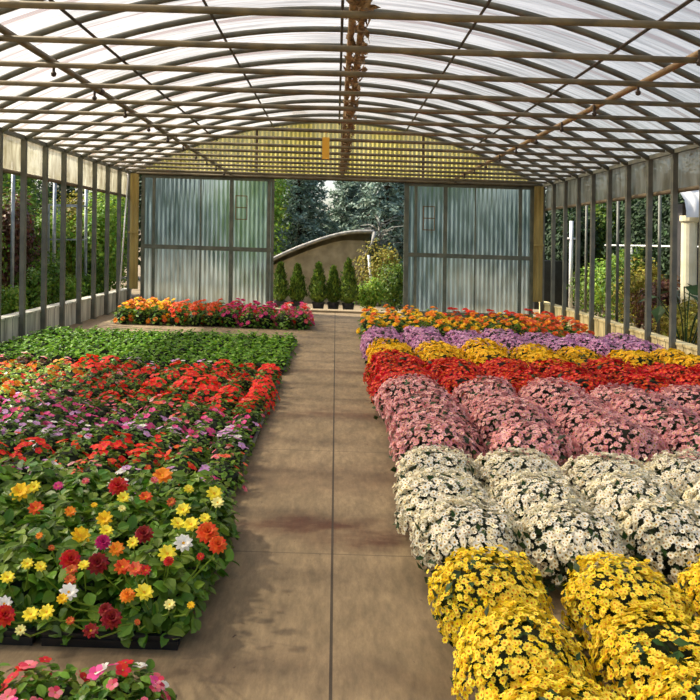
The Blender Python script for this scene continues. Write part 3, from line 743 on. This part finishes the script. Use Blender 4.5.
for (u, v, col, s_, pom) in FLW:
    px, py = u/2.917, 460 + v/2.917
    pyc = py - .032*(px-336); h = .345; y = 800*(1.57-h)/(pyc-240)
    x = (px - 336 + .012*(py-240))*y/800; rad = s_/2.917/2*y/800
    t = min(plants, key=lambda q: (q.location.x-x)**2 + (q.location.y-y)**2)
    k = (col, pom)
    if k not in dah_me:
        tp = POMPON if pom else DAHLIA
        m = MB(); m.add(tp[0], tp[1], tp[2]); cen = 'ceny' if col not in ('red', 'darkred', 'magenta', 'redorange') or not pom else None
        dah_me[k] = m.build('flower', [P[col], M['ceny'] if cen else P[col]], link=False)
    dx, dy = x - t.location.x, y - t.location.y
    st = MB(); st.tube([(dx*.6, dy*.6+.02, .18), (dx*.9, dy*.9+.012, .27), (dx, dy+.006, h-.02)], .003, 5); so_ = st.build('flower_stem', M['leaf'], t)
    f = obj('flower_head', dah_me[k], so_, (dx, dy, h-.012)); f.rotation_euler = (math.radians(R.uniform(28, 50)), R.uniform(-.25, .25), R.uniform(0, .6)); f.scale = (rad*1.08,)*3
    f['label'] = {'gold':'golden','lemon':'yellow','redorange':'orange red','red':'red','orange':'orange','paleyellow':'pale yellow','darkred':'dark red','magenta':'magenta','white':'white','coral':'coral','brownorange':'copper','rose':'pinkish red','hotpink':'hot pink'}[col] + ' flower head'

# back beds of taller potted flowers
def pot_row(name, rows, xs, cols_fun, label_fun, cat, group, seed, fr=.036, nf=12, r=.19, h=.24, leaf='leaf'):
    cache = {}
    for ri, y in enumerate(rows):
        for ci, x in enumerate(xs):
            key = cols_fun(ri, ci, x, y)
            kk = (tuple(key[0]), int(R.integers(0, 2)))
            if kk not in cache:
                cache[kk] = bed_proto(list(key[0]), fr, nf, seed+len(cache), True, r=r, h=h, leaf=leaf, tpl=DAHLIA, ls=.065, nl=150, name=name, centre='ceno'); o = cache[kk]
            else: o = copy_tree(cache[kk])
            o.location = gloc(x + R.normal(0, .02), y + R.normal(0, .02)); o.rotation_euler.z = R.uniform(-.6, .6)
            s_ = R.uniform(.93, 1.07); o.scale = (s_, s_, s_)
            tag(o, label_fun(ri, ci, key[1]), cat, group)
def lab(r, n, tot): return 'front' if r == 0 else ('rear' if r == tot-1 else ORD[r])
def c_left(ri, ci, x, y):
    v = R.uniform()
    if x < -3.0: return (('orange', 'coral', 'gold'), 'orange and coral') if ri < 2 or v < .4 else (('scarlet', 'orange', 'gold'), 'red and orange')
    if x < -2.0: return (('scarlet', 'coral', 'redorange'), 'scarlet and coral')
    if x < -1.1: return (('magenta', 'red', 'hotpink'), 'magenta and red')
    return (('rose', 'scarlet', 'hotpink'), 'rose red')
pot_row('flowering_plant', [13.95, 14.27, 14.59, 14.91, 15.23], [-.60 - .31*i for i in range(11)], c_left,
        lambda r, c, k: f'leafy plant with {k} flowers before left door, {ORD[c]} from walk, {lab(r,0,5)} row', 'flowering plant', 'leafy plants before the left door', 1200, .05, 15, .19, .36)
def c_right(ri, ci, x, y):
    v = R.uniform()
    if ri >= 4 and x > 1.6: return (('red', 'scarlet', 'redorange'), 'red and orange') if v < .6 else (('orange', 'coral'), 'orange')
    if x > 2.9: return (('redorange', 'orange', 'coral'), 'orange and coral')
    return (('gold', 'gold', 'orange'), 'yellow and orange') if v < .6 or ri < 2 else (('orange', 'redorange', 'gold'), 'deep orange')
pot_row('flowering_plant', [11.75, 12.15, 12.55, 12.95, 13.35, 13.75], [.60 + .34*i for i in range(10)], c_right,
        lambda r, c, k: f'leafy plant with {k} flowers before right door, {ORD[c]} from walk, {lab(r,0,6)} row', 'flowering plant', 'leafy plants before the right door', 1300, .055, 11, .2, .45)

# ------------------------------------------------------------------ outdoors
def blob(n, c, rad, ls, mat_leaf=LEAF, seed=0, up=.3, m=None, shell=.55, asp=(1,1,1)):
    g = np.random.default_rng(seed); d = g.normal(0, 1, (n, 3)); d /= np.linalg.norm(d, axis=1, keepdims=True)
    fr = g.normal(0, 2.6, (6, 3)); a = g.uniform(0, 6.28, 6)
    lump = 1 + .1*sum(np.sin(d @ fr[q] + a[q]) for q in range(6))
    q = g.uniform(shell, 1, n)*lump
    p = d*q[:, None]*np.array(rad) + np.array(c)
    p[:, 2] = np.maximum(p[:, 2], .02)
    nr = d + np.array([0, 0, up]) + g.normal(0, .5, (n, 3))
    m = m or MB(); m.scatter(mat_leaf, p, frames(nr, rng=g), (g.uniform(.7, 1.25, n)*ls)[:, None]*np.array(asp)[None]); return m
def shrub(x, y, w_, h, mat, label, name='shrub', n=1100, ls=.09, seed=0, group=None, leaf=LEAF, cat='shrub', hb=None):
    t = thing(name, label, cat, gloc(x, y, -.1), 0, group)
    n = int(n*1.6)
    m = blob(n, (0, 0, h*.5), (w_/2, w_/2, h*.5), ls, leaf, seed, shell=.3)
    m = blob(n//3, (w_*.18, 0, h*.7), (w_*.28, w_*.28, h*.32), ls, leaf, seed+1, m=m)
    m.build('foliage', mat, t)
    k = MB()
    g = np.random.default_rng(seed)
    for q in range(4):
        a = g.uniform(0, 6.28); k.tube([(0, 0, 0), (.3*w_*.5*math.cos(a), .3*w_*.5*math.sin(a), h*.4), (.6*w_*.5*math.cos(a), .6*w_*.5*math.sin(a), h*.8)], [.025, .016, .006], 6)
    k.build('stems', M['bark'], t); return t
# left side: hedge of shrubs
mats = ['olive', 'olive', 'hedge', 'olive', 'hedge', 'bright', 'bronze', 'hedge', 'bright', 'hedge', 'olive', 'hedge']
nmz = {'olive': 'olive and yellowish', 'hedge': 'mid green', 'bright': 'bright green', 'bronze': 'reddish brown'}
for i in range(12):
    y = 9.9 + i*.92; k = mats[i]
    shrub(-6.5 - .25*(i % 2), y, 1.5, 2.7 + .25*math.sin(i*2.1) - (.35 if i > 5 else 0), M[k], f'tall {nmz[k]} shrub outside the left side wall, {ORD[i]} counted from the front', n=2000, ls=.1, seed=2000+i, group='tall shrubs outside the left wall')
for i in range(9):
    y = 10.4 + i*.95
    shrub(-5.45, y, .75, .95 + .25*math.sin(i*1.7), M['leaf' if i % 3 else 'bright'], f'low green shrub just outside the left wall, {ORD[i]} counted from the front', n=700, ls=.075, seed=2100+i, group='low shrubs outside the left wall')
for i, y in enumerate((12.0, 14.5, 17.5, 20.5)):
    shrub(-8.8, y, 2.6, 3.3 + .2*i, M['hedge' if i % 2 else 'olive'], f'broad background tree left of the greenhouse, {ORD[i]} from the front', name='broadleaf_tree', cat='tree', n=2600, ls=.15, seed=2200+i, group='trees left of the greenhouse')
for i in range(4):
    shrub(-5.6 - .2*i, 18.6 + i*1.1, 1.5, 2.5 + .2*i, M['hedge' if i % 2 else 'bright'], f'green shrub behind the far left corner of the greenhouse, {ORD[i]} going back', n=1800, ls=.11, seed=2250+i, group='shrubs behind the far left corner')
for i in range(4):
    shrub(6.6 + .8*i, 22.4 + .5*i, 1.7, 3.0 + .2*i, M['hedge' if i % 2 else 'conifer'], f'green shrub behind the far right corner of the greenhouse, {ORD[i]} going right', n=2000, ls=.12, seed=2270+i, group='shrubs behind the far right corner')
# outer posts
for s_, nm in ((-1, 'left'), (1, 'right')):
    for i, y in enumerate((11.8, 13.85, 15.9, 17.9)):
        m = MB(); m.tube([(s_*5.6, y, -.1), (s_*5.6, y, 2.75)], .035 if s_ < 0 else .03, 8)
        tag(m.build('fence_post', M['galv'] if s_ < 0 else M['steel'], smooth=True, shear=True), f'{"pale" if s_ < 0 else "dark grey"} round post standing outside the {nm} wall, {ORD[i]} from the front', 'post', f'posts outside the {nm} wall')
# brick shed left + rack
t = thing('brick_shed', 'small orange brick shed seen through the left side wall', 'shed', gloc(-7.0, 20.8, -.1))
m = MB(); m.box((0, 0, 1.1), (1.4, 1.5, 2.2)); m.build('wall', M['brick'], t)
m = MB(); m.box((0, 0, 2.25), (1.7, 1.8, .1)); m.build('roof', M['darksteel'], t)
m = MB(); m.box((.2, -.76, .95), (.6, .04, 1.9)); m.build('door', M['darksteel'], t)
t = thing('garden_rack', 'grey square tube rack standing outside the left wall', 'rack', gloc(-5.7, 17.0, -.1))
for dx in (-.3, .3):
    for dy in (-.3, .3):
        m = MB(); m.box((dx, dy, 1.12), (.035, .035, 2.24)); m.build('upright', M['galv'], t)
for h in (1.5, 2.22):
    for (a, b, c_, d_) in ((0, -.3, .6, .03), (0, .3, .6, .03), (-.3, 0, .03, .6), (.3, 0, .03, .6)):
        m = MB(); m.box((a, b, h), (c_, d_, .03)); m.build('rail', M['galv'], t)
# right side
for i in range(9):
    y = 12.6 + i*1.35; k = 'conifer'
    shrub((8.2 + .5*(i % 2)) if i > 3 else 9.2, y + (1.2 if i <= 3 else 0), 2.3, 3.7 + .3*math.sin(i*1.9), M[k], f'tall dark evergreen right of the greenhouse, {ORD[i]} counted from the front', name='evergreen_tree', cat='tree', n=2600, ls=.13, seed=2300+i, group='dark evergreens right of the greenhouse', leaf=LEAF)
kk = ['leafdk', 'olive', 'olive', 'bronze', 'olive', 'hedge', 'bright', 'hedge']
kn = {'leafdk': 'dark green', 'olive': 'olive and yellowish', 'bronze': 'reddish brown', 'hedge': 'mid green', 'bright': 'bright green'}
for i in range(8):
    y = 12.6 + i*1.0; k = kk[i]
    shrub(6.3, y, 1.1, .75 if i < 3 else 1.45 + .3*math.sin(i*1.3+1), M[k], f'{kn[k]} shrub outside the right side wall, {ORD[i]} counted from the front', n=1200, ls=.08, seed=2400+i, group='shrubs outside the right wall')
# broad leaved plant
t = thing('broadleaf_plant', 'plant with large dark green leaves outside the right wall', 'plant', gloc(5.35, 12.2, -.1))
g = np.random.default_rng(5)
stm = MB()
for q in range(9):
    a = q*2.4; L_ = .25 + .18*(q % 3); h = .75 + .1*(q % 4)
    ex, ey = L_*math.cos(a), L_*math.sin(a)
    stm.tube([(0, 0, 0), (ex*.4, ey*.4, h*.7), (ex, ey, h+.1)], .01, 5)
    m = MB(); m.scatter(LEAF, np.array([[ex, ey, h+.1]]), frames(np.array([[math.cos(a)*.5, math.sin(a)*.5-.4, .8]]), spin=np.array([a])), np.array([.36])); m.build('leaf', M['leafdk'], t)
stm.build('stem', M['leafdk'], t)
m = MB(); m.tube([(6.9, 20.5, 1.66), (6.9, 13.2, 1.66)], .022, 8); tag(m.build('water_pipe', M['white'], smooth=True, shear=True), 'white horizontal pipe running along outside the right wall', 'pipe')
m = MB(); m.tube([(6.9, 18.7, -.1), (6.9, 18.7, 1.64)], .05, 8); tag(m.build('pipe_stand', M['white'], smooth=True, shear=True), 'short white upright holding the horizontal pipe outside on the right', 'post')
m = MB(); m.tube([(6.0, 20.4, -.1), (6.0, 20.4, 2.25)], .05, 8); m.tube([(5.85, 20.4, 1.8), (6.15, 20.4, 1.8)], .025, 6)
tag(m.build('standpipe', M['white'], smooth=True, shear=True), 'tall white standpipe outside the right wall near the end', 'standpipe')
m = MB(); m.box((5.75, 21.6, .55), (.9, .6, 1.3)); tag(m.build('dark_bin', M['black_plastic'], shear=True), 'dark boxy bin outside at the far right corner', 'bin')
# kiosk
t = thing('garden_kiosk', 'white kiosk with awning, cream pillar and pale window at the right edge', 'kiosk', gloc(6.62, 15.0, -.1))
m = MB(); m.box((1.0, .8, 1.3), (1.7, .3, 2.6)); m.build('wall', M['darkpot'], t)  # dark slab colour stands in for the dim inside of the kiosk
m = MB(); m.lathe([(.17,0),(.17,.06),(.14,.1),(.14,2.2),(.17,2.24),(.17,2.34)], 16, (.0, 0, 0)); m.build('pillar', M['cream'], t, smooth=False)
m = MB()
ax = np.linspace(-.2, 1.5, 35)
V = []
for (yy, zz) in ((-.3, 2.3), (-.3, 2.42), (-.22, 2.62), (.1, 2.86), (.7, 3.05)): V += [(x, yy - .02*math.cos(x*30), zz) for x in ax]
F = [(a*35+i, a*35+i+1, (a+1)*35+i+1, (a+1)*35+i) for a in range(4) for i in range(34)]
m.add(V, F); m.build('awning', M['white'], t, smooth=True)
m = MB()
for (a, b, c_, d_) in ((-.18, 1.2, .05, 2.4), (.3, .5, .04, 1.0), (.6, .16, 1.55, .06), (.6, .95, 1.55, .05)): m.box((a, .27, b), (c_, .05, d_))
wf = m.build('window_frame', M['white'], t)
m = MB(); m.box((.62, .3, .55), (1.5, .03, .75)); m.build('pane', M['glassblue'], wf)
m = MB(); m.box((.6, 1.1, 3.1), (2.1, 2.0, .08)); m.build('roof', M['darksteel'], t)
# behind the doorway
def thuja(x, y, h, r, seed, label, pot=True):
    t = thing('potted_conifer' , label, 'conifer', gloc(x, y, -.1), 0, 'potted conifers outside the doorway')
    g = np.random.default_rng(seed); n = 1500
    u = g.uniform(0, 1, n)**.8; ph = g.uniform(0, 6.28, n); rr = r*(1-u)**.75*(.6+.5*g.uniform(0, 1, n))*(1+.16*np.sin(u*26+ph*2+seed)) * np.minimum(1, .55+u*3)
    p = np.stack([rr*np.cos(ph), rr*np.sin(ph), .24 + u*(h-.3)], 1)
    nr = np.stack([np.cos(ph), np.sin(ph), np.full(n, -.15)], 1) + g.normal(0, .35, (n, 3))
    m = MB(); rot = frames(nr, spin=g.normal(0, .5, n)); m.scatter(LEAF, p, rot, (g.uniform(.6, 1.3, n)*.095)[:, None]*np.array([[.7, 1, 1]]))
    m.lathe([(.02,.2),(r*.7,.34),(r*.55,h*.55),(0,h*.9)], 10); m.build('foliage', M['thuja'], t)
    m = pot_mb(.14, .24); m.build('pot', M['darkpot'], t)
for i, (px, top, r) in enumerate(((281, 263, .22), (298, 264, .25), (319, 262, .25), (334, 265, .22), (349, 257, .27))):
    y = 18.3 + .15*(i % 2); x = (px-336)*y/800; h = 1.57 + .1 - (top + 1 - 240)*y/800
    thuja(x, y, h, r, 3000+i, f'small green cone shaped conifer outside the doorway, {ORD[i]} from the left')
shrub(.78, 18.5, .75, .82, M['bright'], 'bright green low shrub outside the doorway beside the conifers', n=900, ls=.07, seed=3100)
shrub(1.35, 18.9, .8, 1.15, M['hedge'], 'green bushy shrub outside the doorway on the right', n=1200, ls=.07, seed=3101)
shrub(1.15, 20.6, 1.3, 1.6, M['olive'], 'taller olive shrub behind the bushy shrub outside the doorway', n=1400, ls=.08, seed=3102)
# curved roof shelter
t = thing('garden_shelter', 'low grey shelter with curved canvas roof behind the potted conifers', 'shelter', (0, 21.2, 0))
prof = [(-2.3, .75), (-1.6, 1.1), (-1.2, 1.30), (-.7, 1.5), (-.2, 1.68), (.25, 1.79), (.7, 1.84), (1.0, 1.82)]
px_, pz_ = [p[0] for p in prof], [p[1] for p in prof]
xx = np.linspace(-2.3, 1.0, 28); zt = np.interp(xx, px_, pz_); zt = np.convolve(np.pad(zt, 2, 'edge'), np.ones(5)/5, 'valid')
m = MB(); V = []; n_ = len(xx)
for yy in (-.16, 2.4):
    for off in (0, -.07):
        V += [(x, yy, z + off) for x, z in zip(xx, zt)]
F = []
for a, b in ((0, 2), (1, 3), (0, 1), (2, 3)):
    F += [(a*n_+i, a*n_+i+1, b*n_+i+1, b*n_+i) for i in range(n_-1)]
m.add(V, F); m.build('canvas_roof', M['canvas'], t, smooth=True)
m = MB(); m.tube([(x, -.17, z - .02) for x, z in zip(xx, zt)], .045, 8); m.tube([(1.0, -.17, 1.78), (.95, -.3, 1.5), (.7, -.1, 1.1)], [.06, .04, .03], 7); m.build('rim', M['canvasrim'], t, smooth=True)
xw = np.linspace(-1.9, .78, 20); zw = np.interp(xw, xx, zt) - .2
zw = np.minimum(zw, .62 + .95*np.sqrt(np.clip(1-((xw-.35)/2.4)**2, 0, 1)))
V = [(x, 0, -.1) for x in xw] + [(x, 0, z) for x, z in zip(xw, zw)] + [(x, .15, -.1) for x in xw] + [(x, .15, z) for x, z in zip(xw, zw)]; k_ = len(xw)
F = [(i, i+1, k_+i+1, k_+i) for i in range(k_-1)] + [(2*k_+i, 3*k_+i, 3*k_+i+1, 2*k_+i+1) for i in range(k_-1)] + [(k_+i, k_+i+1, 3*k_+i+1, 3*k_+i) for i in range(k_-1)] + [(0, k_, 3*k_, 2*k_), (k_-1, 3*k_-1, 4*k_-1, 2*k_-1)]
m = MB(); m.add(V, F); m.build('wall', M['shedwall'], t)
m = MB()
for (a, b) in ((-1.9, 1.6), (.6, 1.6)): m.box((a, b, .45), (.12, 1.3, 1.1))
V = [(x, 2.3, -.1) for x in xx] + [(x, 2.3, z-.04) for x, z in zip(xx, zt)]
m.add(V, [(i, i+1, n_+i+1, n_+i) for i in range(n_-1)]); m.build('side_wall', M['shedwall'], t)
m = MB(); m.tube([(.83, 20.3, 1.2), (.96, 20.2, -.02)], .035, 8); tag(m.build('white_prop', M['white'], smooth=True), 'slanting white pole propped before the curved shelter', 'pole')
# spruces
def spruce(x, y, h, r, seed, mat, label, n=15000, name='spruce_tree', ls=.16):
    t = thing(name, label, 'tree', gloc(x, y, -.1)); g = np.random.default_rng(seed)
    br = MB(); P_, N_ = [], []
    nb = 90
    for b in range(nb):
        u = (b+.5)/nb; z = .35 + u*(h-.5); L_ = r*(1-u)**.7*g.uniform(.75, 1.1) + .1; a = b*2.4 + g.normal(0, .3)
        dirv = np.array([math.cos(a), math.sin(a), 0]); droop = -.25*L_
        end = dirv*L_ + np.array([0, 0, z + droop]); mid = dirv*L_*.5 + np.array([0, 0, z + droop*.2])
        br.tube([(0, 0, z), mid, end], [.03, .02, .006], 5)
        k = int(n/nb*(L_/r + .3)); s_ = g.uniform(.2, 1.05, k)
        pp = dirv[None]*L_*s_[:, None] + np.array([0, 0, z])[None] + np.array([0, 0, droop])[None]*s_[:, None]**2
        perp = np.array([-dirv[1], dirv[0], 0]); wv = .32*L_*(1.1-s_)
        pp = pp + perp[None]*(g.uniform(-1, 1, k)*(.07+wv))[:, None] + g.normal(0, .05, (k, 3))
        P_.append(pp); N_.append(g.normal(0, .6, (k, 3)) + np.array([0, 0, .9]) + dirv*.3)
    p = np.concatenate(P_); m = MB(); m.scatter(NEEDLE, p, frames(np.concatenate(N_), rng=g), (g.uniform(.7, 1.2, len(p))*ls)[:, None]*np.array([[1.6, 1, 1]]))
    m.build('foliage', mat, t); br.tube([(0, 0, 0), (0, 0, h*.6), (0, 0, h)], [.12, .07, .01], 8); br.build('trunk', M['bark'], t)
spruce(-1.15, 25.0, 5.8, 1.4, 41, M['spruce'], 'blue grey spruce behind the shelter, on the left')
spruce(1.5, 24.0, 5.6, 1.7, 42, M['spruce'], 'blue grey spruce behind the shelter, on the right')
spruce(.45, 26.3, 4.6, 1.25, 43, M['spruce'], 'shorter blue grey spruce between the two tall spruces')
shrub(-2.3, 24.0, 1.9, 4.4, M['bright'], 'light green leafy tree at the left edge of the doorway view', name='broadleaf_tree', cat='tree', n=2200, ls=.12, seed=3200)
# grey flat branches on the right
m = MB(); g = np.random.default_rng(9)
t = thing('dead_bush', 'bush of bare pale grey twigs behind the shelter', 'bush', gloc(1.25, 22.9, -.1))
m.tube([(0, 0, 0), (.05, 0, 1.4), (-.05, 0, 2.4)], [.06, .04, .02], 6)
for q in range(26):
    a = g.uniform(0, 6.28); L_ = g.uniform(.4, .95); z = g.uniform(1.3, 2.4)
    m.tube([(0, 0, z-.2), (L_*.5*math.cos(a), L_*.5*math.sin(a), z), (L_*math.cos(a), L_*math.sin(a), z + g.uniform(-.05, .1))], [.022, .016, .006], 5)
m.build('branches', M['twig'], t)
for i in range(15):
    x = -15 + i*2.15; k = ['conifer', 'hedge', 'conifer', 'leafdk'][i % 4]
    hh = 4.4 + .7*math.sin(i*2.3); 
    if abs(x) < 1.6: hh = 3.0
    shrub(x, 29.5 + (i % 2), 3.0, hh, M[k], f'large dark tree far behind the greenhouse, {ORD[i]} from the left', name='broadleaf_tree', cat='tree', n=2600, ls=.2, seed=3300+i, group='far trees behind the greenhouse')
